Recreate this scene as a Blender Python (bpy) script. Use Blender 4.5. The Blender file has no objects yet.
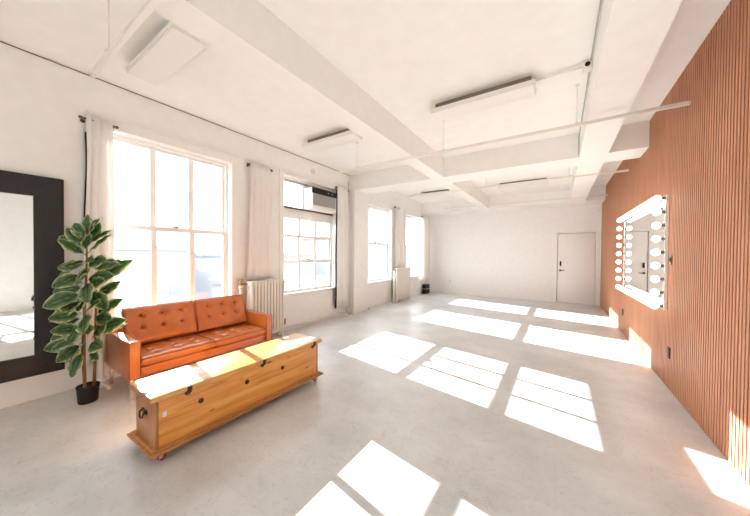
import bpy, bmesh, math, random
from mathutils import Vector, Matrix
random.seed(7)
sc = bpy.context.scene
COL = sc.collection
PI = math.pi

# ------------------------------------------------------------------ room constants (metres)
XL, XR = -4.108, 0.998          # window wall, slatted wall
YB, YW, YN = 5.178, 10.086, -3.0  # cross beam face, end wall, wall behind the camera
CE, BE = 3.233, 2.878           # ceiling, underside of the beams
GX = -4.24                      # plane of the window glass

# ------------------------------------------------------------------ materials
def new_mat(name):
    m = bpy.data.materials.new(name); m.use_nodes = True
    nt = m.node_tree
    return m, nt, nt.nodes['Principled BSDF']

def plain(name, col, rough=0.5, metal=0.0, spec=0.5, bump=0.0, bscale=60):
    m, nt, b = new_mat(name)
    b.inputs['Base Color'].default_value = (*col, 1)
    b.inputs['Roughness'].default_value = rough
    b.inputs['Metallic'].default_value = metal
    b.inputs['Specular IOR Level'].default_value = spec
    # slight procedural variation so that nothing is a dead flat colour
    tc = nt.nodes.new('ShaderNodeTexCoord')
    n = nt.nodes.new('ShaderNodeTexNoise'); n.inputs['Scale'].default_value = bscale
    n.inputs['Detail'].default_value = 4
    nt.links.new(tc.outputs['Object'], n.inputs['Vector'])
    mr = nt.nodes.new('ShaderNodeMapRange')
    mr.inputs['To Min'].default_value = 0.95; mr.inputs['To Max'].default_value = 1.05
    nt.links.new(n.outputs['Fac'], mr.inputs['Value'])
    mx = nt.nodes.new('ShaderNodeMix'); mx.data_type = 'RGBA'; mx.blend_type = 'MULTIPLY'
    mx.inputs['Factor'].default_value = 1
    mx.inputs['A'].default_value = (*col, 1)
    nt.links.new(mr.outputs['Result'], mx.inputs['B'])
    nt.links.new(mx.outputs['Result'], b.inputs['Base Color'])
    if bump:
        bp = nt.nodes.new('ShaderNodeBump'); bp.inputs['Strength'].default_value = bump
        bp.inputs['Distance'].default_value = 0.01
        nt.links.new(n.outputs['Fac'], bp.inputs['Height'])
        nt.links.new(bp.outputs['Normal'], b.inputs['Normal'])
    return m

def wood(name, stops, scale, rough=0.45, bump=0.15, detail=6, spec=0.4):
    """stretched noise grain; stops = [(pos, rgb)...]"""
    m, nt, b = new_mat(name)
    tc = nt.nodes.new('ShaderNodeTexCoord')
    mp = nt.nodes.new('ShaderNodeMapping'); mp.inputs['Scale'].default_value = scale
    nt.links.new(tc.outputs['Object'], mp.inputs['Vector'])
    n = nt.nodes.new('ShaderNodeTexNoise'); n.inputs['Scale'].default_value = 1.0
    n.inputs['Detail'].default_value = detail; n.inputs['Roughness'].default_value = 0.6
    n.inputs['Distortion'].default_value = 0.6
    nt.links.new(mp.outputs['Vector'], n.inputs['Vector'])
    r = nt.nodes.new('ShaderNodeValToRGB')
    e = r.color_ramp.elements
    e[0].position, e[0].color = stops[0][0], (*stops[0][1], 1)
    e[1].position, e[1].color = stops[-1][0], (*stops[-1][1], 1)
    for p, c in stops[1:-1]:
        k = e.new(p); k.color = (*c, 1)
    nt.links.new(n.outputs['Fac'], r.inputs['Fac'])
    nt.links.new(r.outputs['Color'], b.inputs['Base Color'])
    b.inputs['Roughness'].default_value = rough
    b.inputs['Specular IOR Level'].default_value = spec
    bp = nt.nodes.new('ShaderNodeBump'); bp.inputs['Strength'].default_value = bump
    bp.inputs['Distance'].default_value = 0.004
    nt.links.new(n.outputs['Fac'], bp.inputs['Height'])
    nt.links.new(bp.outputs['Normal'], b.inputs['Normal'])
    return m

M = {}
M['wall'] = plain('white painted plaster', (.842, .825, .805), .6, spec=.3, bump=.06, bscale=9)
M['ceil'] = plain('cream ceiling paint', (.86, .842, .812), .65, spec=.2, bump=.04, bscale=7)
M['trim'] = plain('white gloss trim paint', (.845, .822, .797), .35)
M['white'] = plain('white enamel', (.83, .80, .76), .35)
M['cream'] = plain('cream radiator enamel', (.80, .75, .69), .4)
M['black'] = plain('black plastic', (.014, .012, .012), .5, spec=.3)
M['iron'] = plain('dark iron', (.06, .035, .025), .5, .5)
M['bronze'] = plain('dark bronze', (.16, .11, .08), .4, .7)
M['chrome'] = plain('brushed steel', (.62, .60, .58), .25, 1.0)
M['brass'] = plain('aged brass', (.35, .25, .10), .4, .9)
M['espresso'] = wood('espresso frame wood', [(.3, (.010, .0075, .0075)), (.7, (.022, .016, .015))], (2, 30, 2), .5, .05, spec=.5)
M['grey'] = plain('grey vent plastic', (.42, .41, .39), .6)
M['rubber'] = plain('red wheel rubber', (.45, .03, .03), .5)
M['paper'] = plain('white paper tag', (.85, .84, .82), .8)
M['dark'] = plain('gap shadow brown', (.22, .18, .15), .9)  # brown that paints in the shadow gap above the ceiling lights
M['blackout'] = plain('blackout lining cloth', (.028, .022, .022), .9)
M['pine'] = wood('honey pine', [(.22, (.46, .14, .026)), (.40, (.70, .275, .055)), (.56, (.80, .37, .090)), (.78, (.86, .48, .17))],
                 (26, 1.7, 26), .38, .15)
M['pine_end'] = wood('reddish pine end', [(.25, (.25, .085, .03)), (.5, (.40, .165, .065)), (.75, (.52, .25, .11))], (4, 20, 3), .4, .15)
M['pine_mould'] = wood('stained pine moulding', [(.25, (.34, .12, .035)), (.75, (.58, .27, .09))], (20, 2.0, 20), .35, .1)
M['stem'] = wood('brown plant stem', [(.3, (.15, .085, .03)), (.7, (.33, .20, .075))], (40, 40, 6), .7, .3)
M['soil'] = plain('potting soil', (.04, .028, .02), .95, bump=.6, bscale=90)

def knots(m, scale, col, size):
    nt = m.node_tree; b = nt.nodes['Principled BSDF']
    src = b.inputs['Base Color'].links[0].from_socket
    tc = nt.nodes.new('ShaderNodeTexCoord'); mp = nt.nodes.new('ShaderNodeMapping'); mp.inputs['Scale'].default_value = scale
    v = nt.nodes.new('ShaderNodeTexVoronoi'); v.inputs['Scale'].default_value = 1
    nt.links.new(tc.outputs['Object'], mp.inputs['Vector']); nt.links.new(mp.outputs['Vector'], v.inputs['Vector'])
    mr = nt.nodes.new('ShaderNodeMapRange'); mr.inputs['From Min'].default_value = size*.4; mr.inputs['From Max'].default_value = size
    mr.inputs['To Min'].default_value = 1; mr.inputs['To Max'].default_value = 0
    nt.links.new(v.outputs['Distance'], mr.inputs['Value'])
    mx = nt.nodes.new('ShaderNodeMix'); mx.data_type = 'RGBA'
    nt.links.new(mr.outputs['Result'], mx.inputs['Factor']); nt.links.new(src, mx.inputs['A']); mx.inputs['B'].default_value = (*col, 1)
    nt.links.new(mx.outputs['Result'], b.inputs['Base Color'])
knots(M['pine'], (7, 3.2, 9), (.20, .065, .018), .12)
M['pine_lid'] = wood('varnished pine lid', [(.22, (.42, .16, .035)), (.40, (.60, .27, .07)), (.56, (.70, .36, .11)), (.78, (.77, .47, .19))], (26, 1.7, 26), .22, .06, spec=.6)

def floor_mat():
    m, nt, b = new_mat('polished grey beige floor')
    tc = nt.nodes.new('ShaderNodeTexCoord')
    n1 = nt.nodes.new('ShaderNodeTexNoise'); n1.inputs['Scale'].default_value = 1.3
    n1.inputs['Detail'].default_value = 9; n1.inputs['Roughness'].default_value = .62
    nt.links.new(tc.outputs['Object'], n1.inputs['Vector'])
    r1 = nt.nodes.new('ShaderNodeValToRGB')
    r1.color_ramp.elements[0].position = .3; r1.color_ramp.elements[0].color = (.51, .505, .495, 1)
    r1.color_ramp.elements[1].position = .7; r1.color_ramp.elements[1].color = (.75, .75, .745, 1)
    nt.links.new(n1.outputs['Fac'], r1.inputs['Fac'])
    # short crackle scratches of the vinyl pattern
    n2 = nt.nodes.new('ShaderNodeTexNoise'); n2.inputs['Scale'].default_value = 6
    n2.inputs['Detail'].default_value = 5; n2.inputs['Distortion'].default_value = 2.2
    nt.links.new(tc.outputs['Object'], n2.inputs['Vector'])
    r2 = nt.nodes.new('ShaderNodeValToRGB')
    e = r2.color_ramp.elements
    e[0].position = .49; e[0].color = (1, 1, 1, 1); e[1].position = .515; e[1].color = (1, 1, 1, 1)
    k = e.new(.502); k.color = (.80, .79, .78, 1)
    nt.links.new(n2.outputs['Fac'], r2.inputs['Fac'])
    mx = nt.nodes.new('ShaderNodeMix'); mx.data_type = 'RGBA'; mx.blend_type = 'MULTIPLY'; mx.inputs['Factor'].default_value = 1
    nt.links.new(r1.outputs['Color'], mx.inputs['A']); nt.links.new(r2.outputs['Color'], mx.inputs['B'])
    # tile seams
    br = nt.nodes.new('ShaderNodeTexBrick')
    br.offset = 0; br.inputs['Scale'].default_value = 1
    br.inputs['Brick Width'].default_value = .92; br.inputs['Row Height'].default_value = .92
    br.inputs['Mortar Size'].default_value = .003
    br.inputs['Color1'].default_value = (1, 1, 1, 1); br.inputs['Color2'].default_value = (.975, .975, .975, 1)
    br.inputs['Mortar'].default_value = (.94, .935, .93, 1)
    nt.links.new(tc.outputs['Object'], br.inputs['Vector'])
    mx2 = nt.nodes.new('ShaderNodeMix'); mx2.data_type = 'RGBA'; mx2.blend_type = 'MULTIPLY'; mx2.inputs['Factor'].default_value = 1
    nt.links.new(mx.outputs['Result'], mx2.inputs['A']); nt.links.new(br.outputs['Color'], mx2.inputs['B'])
    nt.links.new(mx2.outputs['Result'], b.inputs['Base Color'])
    rr = nt.nodes.new('ShaderNodeMapRange'); rr.inputs['To Min'].default_value = .28; rr.inputs['To Max'].default_value = .5
    nt.links.new(n1.outputs['Fac'], rr.inputs['Value']); nt.links.new(rr.outputs['Result'], b.inputs['Roughness'])
    b.inputs['Specular IOR Level'].default_value = .45
    return m
M['floor'] = floor_mat()

def slat_mat():
    m, nt, b = new_mat('walnut slat veneer')
    tc = nt.nodes.new('ShaderNodeTexCoord')
    mp = nt.nodes.new('ShaderNodeMapping'); mp.inputs['Scale'].default_value = (30, 40, 1.1)
    nt.links.new(tc.outputs['Object'], mp.inputs['Vector'])
    n = nt.nodes.new('ShaderNodeTexNoise'); n.inputs['Scale'].default_value = 1; n.inputs['Detail'].default_value = 5
    nt.links.new(mp.outputs['Vector'], n.inputs['Vector'])
    r = nt.nodes.new('ShaderNodeValToRGB')
    r.color_ramp.elements[0].position = .25; r.color_ramp.elements[0].color = (.43, .185, .095, 1)
    r.color_ramp.elements[1].position = .75; r.color_ramp.elements[1].color = (.63, .31, .185, 1)
    nt.links.new(n.outputs['Fac'], r.inputs['Fac'])
    nt.links.new(r.outputs['Color'], b.inputs['Base Color'])
    b.inputs['Roughness'].default_value = .5; b.inputs['Specular IOR Level'].default_value = .22
    return m
M['slat'] = slat_mat()
M['slatback'] = plain('dark felt behind the slats', (.045, .018, .010), .95)

def leather_mat():
    m, nt, b = new_mat('tan leather')
    tc = nt.nodes.new('ShaderNodeTexCoord')
    n = nt.nodes.new('ShaderNodeTexNoise'); n.inputs['Scale'].default_value = 5; n.inputs['Detail'].default_value = 6
    nt.links.new(tc.outputs['Object'], n.inputs['Vector'])
    r = nt.nodes.new('ShaderNodeValToRGB')
    r.color_ramp.elements[0].position = .3; r.color_ramp.elements[0].color = (.50, .135, .030, 1)
    r.color_ramp.elements[1].position = .7; r.color_ramp.elements[1].color = (.61, .185, .045, 1)
    nt.links.new(n.outputs['Fac'], r.inputs['Fac']); nt.links.new(r.outputs['Color'], b.inputs['Base Color'])
    v = nt.nodes.new('ShaderNodeTexVoronoi'); v.inputs['Scale'].default_value = 260
    nt.links.new(tc.outputs['Object'], v.inputs['Vector'])
    bp = nt.nodes.new('ShaderNodeBump'); bp.inputs['Strength'].default_value = .12; bp.inputs['Distance'].default_value = .002
    nt.links.new(v.outputs['Distance'], bp.inputs['Height']); nt.links.new(bp.outputs['Normal'], b.inputs['Normal'])
    b.inputs['Roughness'].default_value = .30; b.inputs['Specular IOR Level'].default_value = .6
    b.inputs['Coat Weight'].default_value = .35; b.inputs['Coat Roughness'].default_value = .22
    return m
M['leather'] = leather_mat()
M['piping'] = plain('dark leather piping', (.24, .07, .024), .45)

def glass_mat(name, tint=(1, 1, 1)):
    m, nt, b = new_mat(name)
    nt.nodes.remove(b)
    out = nt.nodes['Material Output']
    t = nt.nodes.new('ShaderNodeBsdfTransparent'); t.inputs['Color'].default_value = (*tint, 1)
    g = nt.nodes.new('ShaderNodeBsdfGlossy'); g.inputs['Roughness'].default_value = .05
    mx = nt.nodes.new('ShaderNodeMixShader'); mx.inputs['Fac'].default_value = .05
    nt.links.new(t.outputs[0], mx.inputs[1]); nt.links.new(g.outputs[0], mx.inputs[2])
    nt.links.new(mx.outputs[0], out.inputs['Surface'])
    return m
M['glass'] = glass_mat('window glass', (.97, .98, .98))
M['screen'] = glass_mat('warm tinted glass', (.90, .87, .83))

def mirror_mat():
    m, nt, b = new_mat('silvered mirror')
    b.inputs['Base Color'].default_value = (.95, .95, .93, 1); b.inputs['Metallic'].default_value = 1
    b.inputs['Roughness'].default_value = .015
    return m
M['mirror'] = mirror_mat()

def cloth_mat(name, col, trans=.35):
    m, nt, b = new_mat(name)
    out = nt.nodes['Material Output']
    b.inputs['Base Color'].default_value = (*col, 1); b.inputs['Roughness'].default_value = .9
    b.inputs['Specular IOR Level'].default_value = .1
    tc = nt.nodes.new('ShaderNodeTexCoord')
    w = nt.nodes.new('ShaderNodeTexNoise'); w.inputs['Scale'].default_value = 300
    nt.links.new(tc.outputs['Object'], w.inputs['Vector'])
    bp = nt.nodes.new('ShaderNodeBump'); bp.inputs['Strength'].default_value = .1; bp.inputs['Distance'].default_value = .002
    nt.links.new(w.outputs['Fac'], bp.inputs['Height']); nt.links.new(bp.outputs['Normal'], b.inputs['Normal'])
    t = nt.nodes.new('ShaderNodeBsdfTranslucent'); t.inputs['Color'].default_value = (*col, 1)
    mx = nt.nodes.new('ShaderNodeMixShader'); mx.inputs['Fac'].default_value = trans
    nt.links.new(b.outputs[0], mx.inputs[1]); nt.links.new(t.outputs[0], mx.inputs[2])
    nt.links.new(mx.outputs[0], out.inputs['Surface'])
    return m
M['curtain'] = cloth_mat('white curtain cloth', (.89, .87, .85), .14)
M['sheer'] = cloth_mat('pinkish sheer cloth', (.92, .87, .84), .25)

def leaf_mat():
    m, nt, b = new_mat('variegated rubber plant leaf')
    out = nt.nodes['Material Output']
    at = nt.nodes.new('ShaderNodeAttribute'); at.attribute_name = 'margin'
    tc = nt.nodes.new('ShaderNodeTexCoord')
    n = nt.nodes.new('ShaderNodeTexNoise'); n.inputs['Scale'].default_value = 22; n.inputs['Detail'].default_value = 4
    nt.links.new(tc.outputs['Object'], n.inputs['Vector'])
    ad = nt.nodes.new('ShaderNodeMath'); ad.operation = 'MULTIPLY_ADD'
    ad.inputs[1].default_value = .9; ad.inputs[2].default_value = -.45
    nt.links.new(n.outputs['Fac'], ad.inputs[0])
    sm = nt.nodes.new('ShaderNodeMath'); sm.operation = 'ADD'
    nt.links.new(at.outputs['Fac'], sm.inputs[0]); nt.links.new(ad.outputs[0], sm.inputs[1])
    r = nt.nodes.new('ShaderNodeValToRGB'); e = r.color_ramp.elements
    e[0].position = 0; e[0].color = (.20, .29, .10, 1)
    e[1].position = 1; e[1].color = (.68, .68, .44, 1)
    for p, c in ((.04, (.09, .18, .06, 1)), (.28, (.035, .100, .035, 1)), (.46, (.11, .20, .08, 1)), (.72, (.22, .31, .15, 1)), (.86, (.36, .41, .23, 1)), (.94, (.72, .71, .50, 1))):
        k = e.new(p); k.color = c
    nt.links.new(sm.outputs[0], r.inputs['Fac'])
    nt.links.new(r.outputs['Color'], b.inputs['Base Color'])
    b.inputs['Roughness'].default_value = .32; b.inputs['Specular IOR Level'].default_value = .5
    t = nt.nodes.new('ShaderNodeBsdfTranslucent'); 
    hs = nt.nodes.new('ShaderNodeHueSaturation'); hs.inputs['Value'].default_value = 1.6; hs.inputs['Saturation'].default_value = 1.15
    nt.links.new(r.outputs['Color'], hs.inputs['Color']); nt.links.new(hs.outputs['Color'], t.inputs['Color'])
    mx = nt.nodes.new('ShaderNodeMixShader'); mx.inputs['Fac'].default_value = .4
    nt.links.new(b.outputs[0], mx.inputs[1]); nt.links.new(t.outputs[0], mx.inputs[2])
    nt.links.new(mx.outputs[0], out.inputs['Surface'])
    return m
M['leaf'] = leaf_mat()

def emit_mat(name, col, s):
    m, nt, b = new_mat(name)
    b.inputs['Base Color'].default_value = (.9, .88, .82, 1)
    b.inputs['Emission Color'].default_value = (*col, 1); b.inputs['Emission Strength'].default_value = s
    return m
M['bulb'] = emit_mat('lit frosted bulb', (1, .94, .82), 2.2)

def facade_mat(name, a, bcol):
    m, nt, b = new_mat(name)
    tc = nt.nodes.new('ShaderNodeTexCoord')
    n = nt.nodes.new('ShaderNodeTexNoise'); n.inputs['Scale'].default_value = .25; n.inputs['Detail'].default_value = 3
    nt.links.new(tc.outputs['Object'], n.inputs['Vector'])
    r = nt.nodes.new('ShaderNodeValToRGB')
    r.color_ramp.elements[0].position = .35; r.color_ramp.elements[0].color = (*a, 1)
    r.color_ramp.elements[1].position = .65; r.color_ramp.elements[1].color = (*bcol, 1)
    nt.links.new(n.outputs['Fac'], r.inputs['Fac']); nt.links.new(r.outputs['Color'], b.inputs['Base Color'])
    b.inputs['Roughness'].default_value = .9; b.inputs['Specular IOR Level'].default_value = .1
    return m
M['fac1'] = facade_mat('pale blue grey facade', (.33, .36, .39), (.36, .385, .42))
M['fac2'] = facade_mat('pale rose facade', (.41, .385, .38), (.43, .405, .40))
M['fac3'] = facade_mat('grey facade', (.38, .40, .42), (.40, .42, .44))
M['street'] = plain('dark asphalt', (.06, .06, .065), .9)
M['roof'] = plain('dark flat roof', (.27, .285, .30), .9)
M['facw'] = plain('facade window glass', (.29, .32, .35), .7)

# ------------------------------------------------------------------ mesh helpers
class MB:
    """collects shapes in world coordinates, then links them as one mesh object"""
    def __init__(s): s.bm = bmesh.new()
    def box(s, x0, x1, y0, y1, z0, z1):
        r = bmesh.ops.create_cube(s.bm, size=1)
        for v in r['verts']:
            v.co = Vector((x0 + (x1-x0)*(v.co.x+.5), y0 + (y1-y0)*(v.co.y+.5), z0 + (z1-z0)*(v.co.z+.5)))
        return s
    def tube(s, pts, rad, seg=12, cap=True):
        pts = [Vector(p) for p in pts]
        rads = rad if isinstance(rad, (list, tuple)) else [rad]*len(pts)
        rings = []
        up = None
        for i, p in enumerate(pts):
            if i == 0: d = pts[1]-p
            elif i == len(pts)-1: d = p-pts[i-1]
            else: d = (pts[i+1]-p).normalized() + (p-pts[i-1]).normalized()
            d.normalize()
            if up is None:
                up = Vector((0, 0, 1)) if abs(d.z) < .9 else Vector((1, 0, 0))
            a = d.cross(up)
            if a.length < 1e-4: a = d.cross(Vector((0, 1, 0)))
            a.normalize(); b = d.cross(a); b.normalize(); up = -b if False else up
            rings.append([s.bm.verts.new(p + (a*math.cos(2*PI*k/seg) + b*math.sin(2*PI*k/seg))*rads[i]) for k in range(seg)])
        for A, Bq in zip(rings, rings[1:]):
            for k in range(seg):
                s.bm.faces.new((A[k], A[(k+1) % seg], Bq[(k+1) % seg], Bq[k]))
        if cap:
            s.bm.faces.new(rings[0]); s.bm.faces.new(rings[-1][::-1])
        return s
    def lathe(s, c, prof, seg=24, axis='Z'):
        """prof = [(r, h)...] about an axis through c"""
        c = Vector(c); rings = []
        for r, h in prof:
            ring = []
            for k in range(seg):
                a = 2*PI*k/seg; u, v = r*math.cos(a), r*math.sin(a)
                o = {'Z': Vector((u, v, h)), 'X': Vector((h, u, v)), 'Y': Vector((u, h, v))}[axis]
                ring.append(s.bm.verts.new(c+o))
            rings.append(ring)
        for A, Bq in zip(rings, rings[1:]):
            for k in range(seg):
                s.bm.faces.new((A[k], A[(k+1) % seg], Bq[(k+1) % seg], Bq[k]))
        s.bm.faces.new(rings[0][::-1]); s.bm.faces.new(rings[-1])
        return s
    def build(s, name, mat, parent=None, org=None, bevel=0, seg=2, smooth=False, solid=0):
        bm = s.bm
        bmesh.ops.recalc_face_normals(bm, faces=bm.faces[:])
        if bevel:
            ed = [e for e in bm.edges if len(e.link_faces) == 2 and e.calc_face_angle(0) > .5]
            bmesh.ops.bevel(bm, geom=ed, offset=bevel, segments=seg, affect='EDGES', profile=.5, clamp_overlap=True)
        if parent is not None:
            o0 = Vector(parent['_org']) if '_org' in parent else Vector((0, 0, 0))
        else:
            if org is None: org = (0, 0, 0)
            o0 = Vector(org)
        for v in bm.verts: v.co -= o0
        me = bpy.data.meshes.new(name); bm.to_mesh(me); bm.free()
        me.materials.append(mat)
        if smooth or bevel:
            for p in me.polygons: p.use_smooth = True
            if not smooth or bevel:
                try: me.set_sharp_from_angle(angle=math.radians(40))
                except Exception: pass
        o = bpy.data.objects.new(name, me); COL.objects.link(o)
        o['_org'] = tuple(o0)
        if parent is not None: o.parent = parent
        else: o.location = o0
        if solid:
            md = o.modifiers.new('thickness', 'SOLIDIFY'); md.thickness = solid
        return o

def tag(o, label, cat, group=None):
    o['label'] = label; o['category'] = cat
    if group: o['group'] = group
    return o
def thing(name, label, cat, loc, group=None):
    o = bpy.data.objects.new(name, None); COL.objects.link(o); o.location = loc
    o.empty_display_size = .1; o['_org'] = tuple(loc)
    return tag(o, label, cat, group)
def struct(o):
    o['kind'] = 'structure'; return o
def sroot(name, loc):
    o = bpy.data.objects.new(name, None); COL.objects.link(o); o.location = loc
    o.empty_display_size = .1; o['_org'] = tuple(loc); o['kind'] = 'structure'
    return o
def dup(root, delta, label=None):
    r = root.copy(); COL.objects.link(r); r.location = Vector(root.location) + Vector(delta)
    if label: r['label'] = label
    for ch in list(root.children):
        c = ch.copy(); COL.objects.link(c); c.parent = r
        for g in list(ch.children):
            d = g.copy(); COL.objects.link(d); d.parent = c
    return r

# ------------------------------------------------------------------ the room shell
XO = 2.45                       # the nook beside the camera is wider than the slatted part
struct(MB().box(XL-.2, XO+.15, YN-.15, YW+.15, -.12, 0).build('floor', M['floor']))
struct(MB().box(XL-.2, XO+.15, YN-.15, YW+.15, CE, CE+.12).build('ceiling', M['ceil']))

WO = -4.30                      # outer face of the window wall
wins = [(.90, 2.33, .64, 2.735), (3.28, 4.67, .64, 2.80), (5.72, 7.11, .64, 2.695), (8.05, 9.44, .64, 2.695), (-2.80, -1.41, .64, 2.735)]
w = MB(); y = YN
for y0, y1, z0, z1 in sorted(wins):
    w.box(WO, XL, y, y0, 0, CE)
    w.box(WO, XL, y0, y1, 0, z0); w.box(WO, XL, y0, y1, z1, CE)
    y = y1
w.box(WO, XL, y, YW, 0, CE)
struct(w.build('wall_left', M['wall']))
# end wall with its door opening (the door leaf fills it)
DX0, DX1, DZ = -.03, .885, 2.075
w = MB(); w.box(XL, DX0, YW, YW+.12, 0, CE); w.box(DX1, XO, YW, YW+.12, 0, CE); w.box(DX0, DX1, YW, YW+.12, DZ, CE); w.box(DX0, DX1, YW+.06, YW+.12, 0, DZ)
struct(w.build('wall_back', M['wall']))
# wall behind the camera
struct(MB().box(XL, XO, YN-.12, YN, 0, CE).build('wall_front', M['wall']))
YS = 2.25                       # where the slatted wall starts
w = MB(); w.box(XO, XO+.12, YN, YS, 0, CE); w.box(XR+.055, XO, YS, YS+.1, 0, CE)
struct(w.build('wall_nook', M['wall']))
# slatted wall
w = MB(); pitch = .0432; y = YS+.004
while y + .027 < YW-.002:
    w.box(XR, XR+.03, y, y+.0265, .0, CE-.002)
    y += pitch
wr = struct(w.build('wall_right', M['slat']))
struct(MB().box(XR+.028, XR+.10, YS, YW, 0, CE-.001).build('slat_backing', M['slatback'], wr))

# beams and pilaster
def beam(name, *b):
    return struct(MB().box(*b).build(name, M['ceil']))
beam('ceiling_beam', XL, XR-.001, YB, 5.68, BE, CE)
beam('ceiling_beam', -2.10, -1.855, YN, YB, BE, CE)
beam('ceiling_beam', .24, .575, YN, YB, BE, CE)
beam('ceiling_beam', -2.10, -1.855, 5.68, 9.35, BE, CE)
beam('ceiling_beam', .24, .575, 5.68, 9.35, BE, CE)
beam('ceiling_beam', XL, XR-.001, 9.35, YW, BE, CE)
struct(MB().box(XL, -3.935, 5.135, 5.70, 0, BE).build('column', M['wall'], bevel=.006))

# ------------------------------------------------------------------ windows
def rect_frame(mb, x0, x1, y0, y1, z0, z1, wy, wz0, wz1):
    mb.box(x0, x1, y0, y0+wy, z0, z1); mb.box(x0, x1, y1-wy, y1, z0, z1)
    mb.box(x0, x1, y0+wy, y1-wy, z0, z0+wz0); mb.box(x0, x1, y0+wy, y1-wy, z1-wz1, z1)
def casing(root, y0, y1, z0, z1, h=.1, sill=True):
    c = MB()
    c.box(XL, XL+.018, y0-.09, y0, z0-.02, z1+h); c.box(XL, XL+.018, y1, y1+.09, z0-.02, z1+h)
    c.box(XL, XL+.022, y0, y1, z1, z1+h); c.box(XL, XL+.032, y0-.1, y1+.1, z1+h, z1+h+.03)
    c.build('casing', M['trim'], root)
    if sill:
        s = MB(); s.box(-4.215, XL+.03, y0, y1, z0-.0, z0+.025); s.build('sill', M['trim'], root)
def sash(root, xa, y0, y1, z0, z1, muls, st=.05, top=.05, bot=.05, mat='glass', extra=None, mw=.04):
    f = MB(); rect_frame(f, xa-.018, xa+.018, y0, y1, z0, z1, st, bot, top)
    for m in muls: f.box(xa-.015, xa+.015, m-mw/2, m+mw/2, z0+bot, z1-top)
    fr = f.build('sash', M['trim'], root)
    MB().box(xa-.003, xa+.003, y0+st-.008, y1-st+.008, z0+bot-.008, z1-top+.008).build('pane', M[mat], fr)
    return fr
def outer(root, y0, y1, z0, z1):
    f = MB(); rect_frame(f, -4.285, -4.205, y0, y1, z0, z1, .028, .03, .03); f.build('frame', M['trim'], root)

def lock(root, yc, z):
    MB().box(-4.218, -4.192, yc-.035, yc+.035, z, z+.012).lathe((-4.205, yc+.012, z+.012), [(.012, 0), (.012, .012), (.004, .016)], 10).build('sash_lock', M['bronze'], root)

W1 = sroot('window_1', (GX, 1.615, .64))
outer(W1, .90, 2.33, .64, 2.735)
sash(W1, -4.232, .928, 2.302, .665, 1.72, (1.41, 1.845), st=.035, top=.055, bot=.05, mw=.06)
sash(W1, -4.268, .928, 2.302, 1.675, 2.705, (1.41, 1.845), st=.035, top=.03, bot=.045, mw=.06)
casing(W1, .90, 2.33, .64, 2.735); lock(W1, 1.64, 1.72)

W2 = sroot('window_2', (GX, 3.975, .64))
outer(W2, 3.28, 4.67, .64, 2.80)
sash(W2, -4.232, 3.308, 4.642, .665, 1.27, (3.76, 4.19), st=.028, top=.05, bot=.05, mw=.046)
sash(W2, -4.262, 3.308, 4.642, 1.225, 1.735, (3.76, 4.19), st=.028, top=.03, bot=.04, mat='screen', mw=.046)
sash(W2, -4.240, 3.308, 4.642, 1.735, 2.085, (3.76, 4.19), st=.028, top=.025, bot=.02, mw=.044)
MB().box(-4.272, -4.21, 3.308, 4.642, 2.085, 2.255).build('blank_panel', M['trim'], W2)
MB().box(-4.21, -4.165, 3.29, 4.66, 2.235, 2.262).build('shelf_ledge', M['bronze'], W2)
sash(W2, -4.250, 3.308, 3.86, 2.262, 2.772, (), st=.028, top=.035, bot=.02)
MB().box(-4.28, -4.22, 3.86, 4.642, 2.70, 2.772).build('infill', M['trim'], W2)
MB().box(-4.245, -4.205, 3.308, 4.642, 2.742, 2.768).build('roller_blind', M['grey'], W2)
casing(W2, 3.28, 4.67, .64, 2.80, .03); lock(W2, 3.97, 1.27)

for nm, y0, y1 in (('window_3', 5.72, 7.11), ('window_4', 8.05, 9.44)):
    Wk = sroot(nm, (GX, (y0+y1)/2, .64))
    outer(Wk, y0, y1, .64, 2.695)
    m1, m2 = y0+.05+.43, y0+.05+.86
    sash(Wk, -4.232, y0+.028, y1-.028, .665, 1.71, (m1, m2), st=.024, top=.05, bot=.05, mw=.046)
    sash(Wk, -4.268, y0+.028, y1-.028, 1.665, 2.665, (m1, m2), st=.024, top=.03, bot=.045, mw=.046)
    casing(Wk, y0, y1, .64, 2.695, .08); lock(Wk, (y0+y1)/2, 1.71)
W5 = sroot('added_window_5', (GX, -2.105, .64))  # unseen window behind the camera, added to let in extra daylight
outer(W5, -2.80, -1.41, .64, 2.735)
sash(W5, -4.232, -2.772, -1.438, .665, 1.70, (-2.33, -1.88), st=.028, mw=.05)
sash(W5, -4.268, -2.772, -1.438, 1.655, 2.705, (-2.33, -1.88), st=.028, mw=.05)
casing(W5, -2.80, -1.41, .64, 2.735)
# ------------------------------------------------------------------ door in the end wall
D = sroot('door_1', ((DX0+DX1)/2, YW, 0))
MB().box(DX0+.012, DX1-.012, YW+.012, YW+.055, .008, DZ-.01).build('door_leaf', M['trim'], D, bevel=.003)
f = MB(); f.box(DX0-.055, DX0, YW-.006, YW+.05, 0, DZ+.05); f.box(DX1, DX1+.055, YW-.006, YW+.05, 0, DZ+.05); f.box(DX0, DX1, YW-.006, YW+.05, DZ, DZ+.05)
f.build('door_frame', M['trim'], D, bevel=.004)
MB().box(.035, .075, YW-.012, YW+.014, 1.10, 1.24).build('door_keypad', M['black'], D, bevel=.004)
k = MB(); k.lathe((.05, YW+.012, .965), [(.032, 0), (.032, -.012), (.012, -.016), (.012, -.04)], 16, 'Y'); k.box(.045, .15, YW-.04, YW-.026, .955, .977)
k.build('door_handle', M['bronze'], D, smooth=False)
for z in (.30, 1.12, 1.86):
    MB().box(DX1-.022, DX1+.012, YW-.022, YW+.013, z-.05, z+.05).build('hinge', M['trim'], D, bevel=.003)

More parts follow.
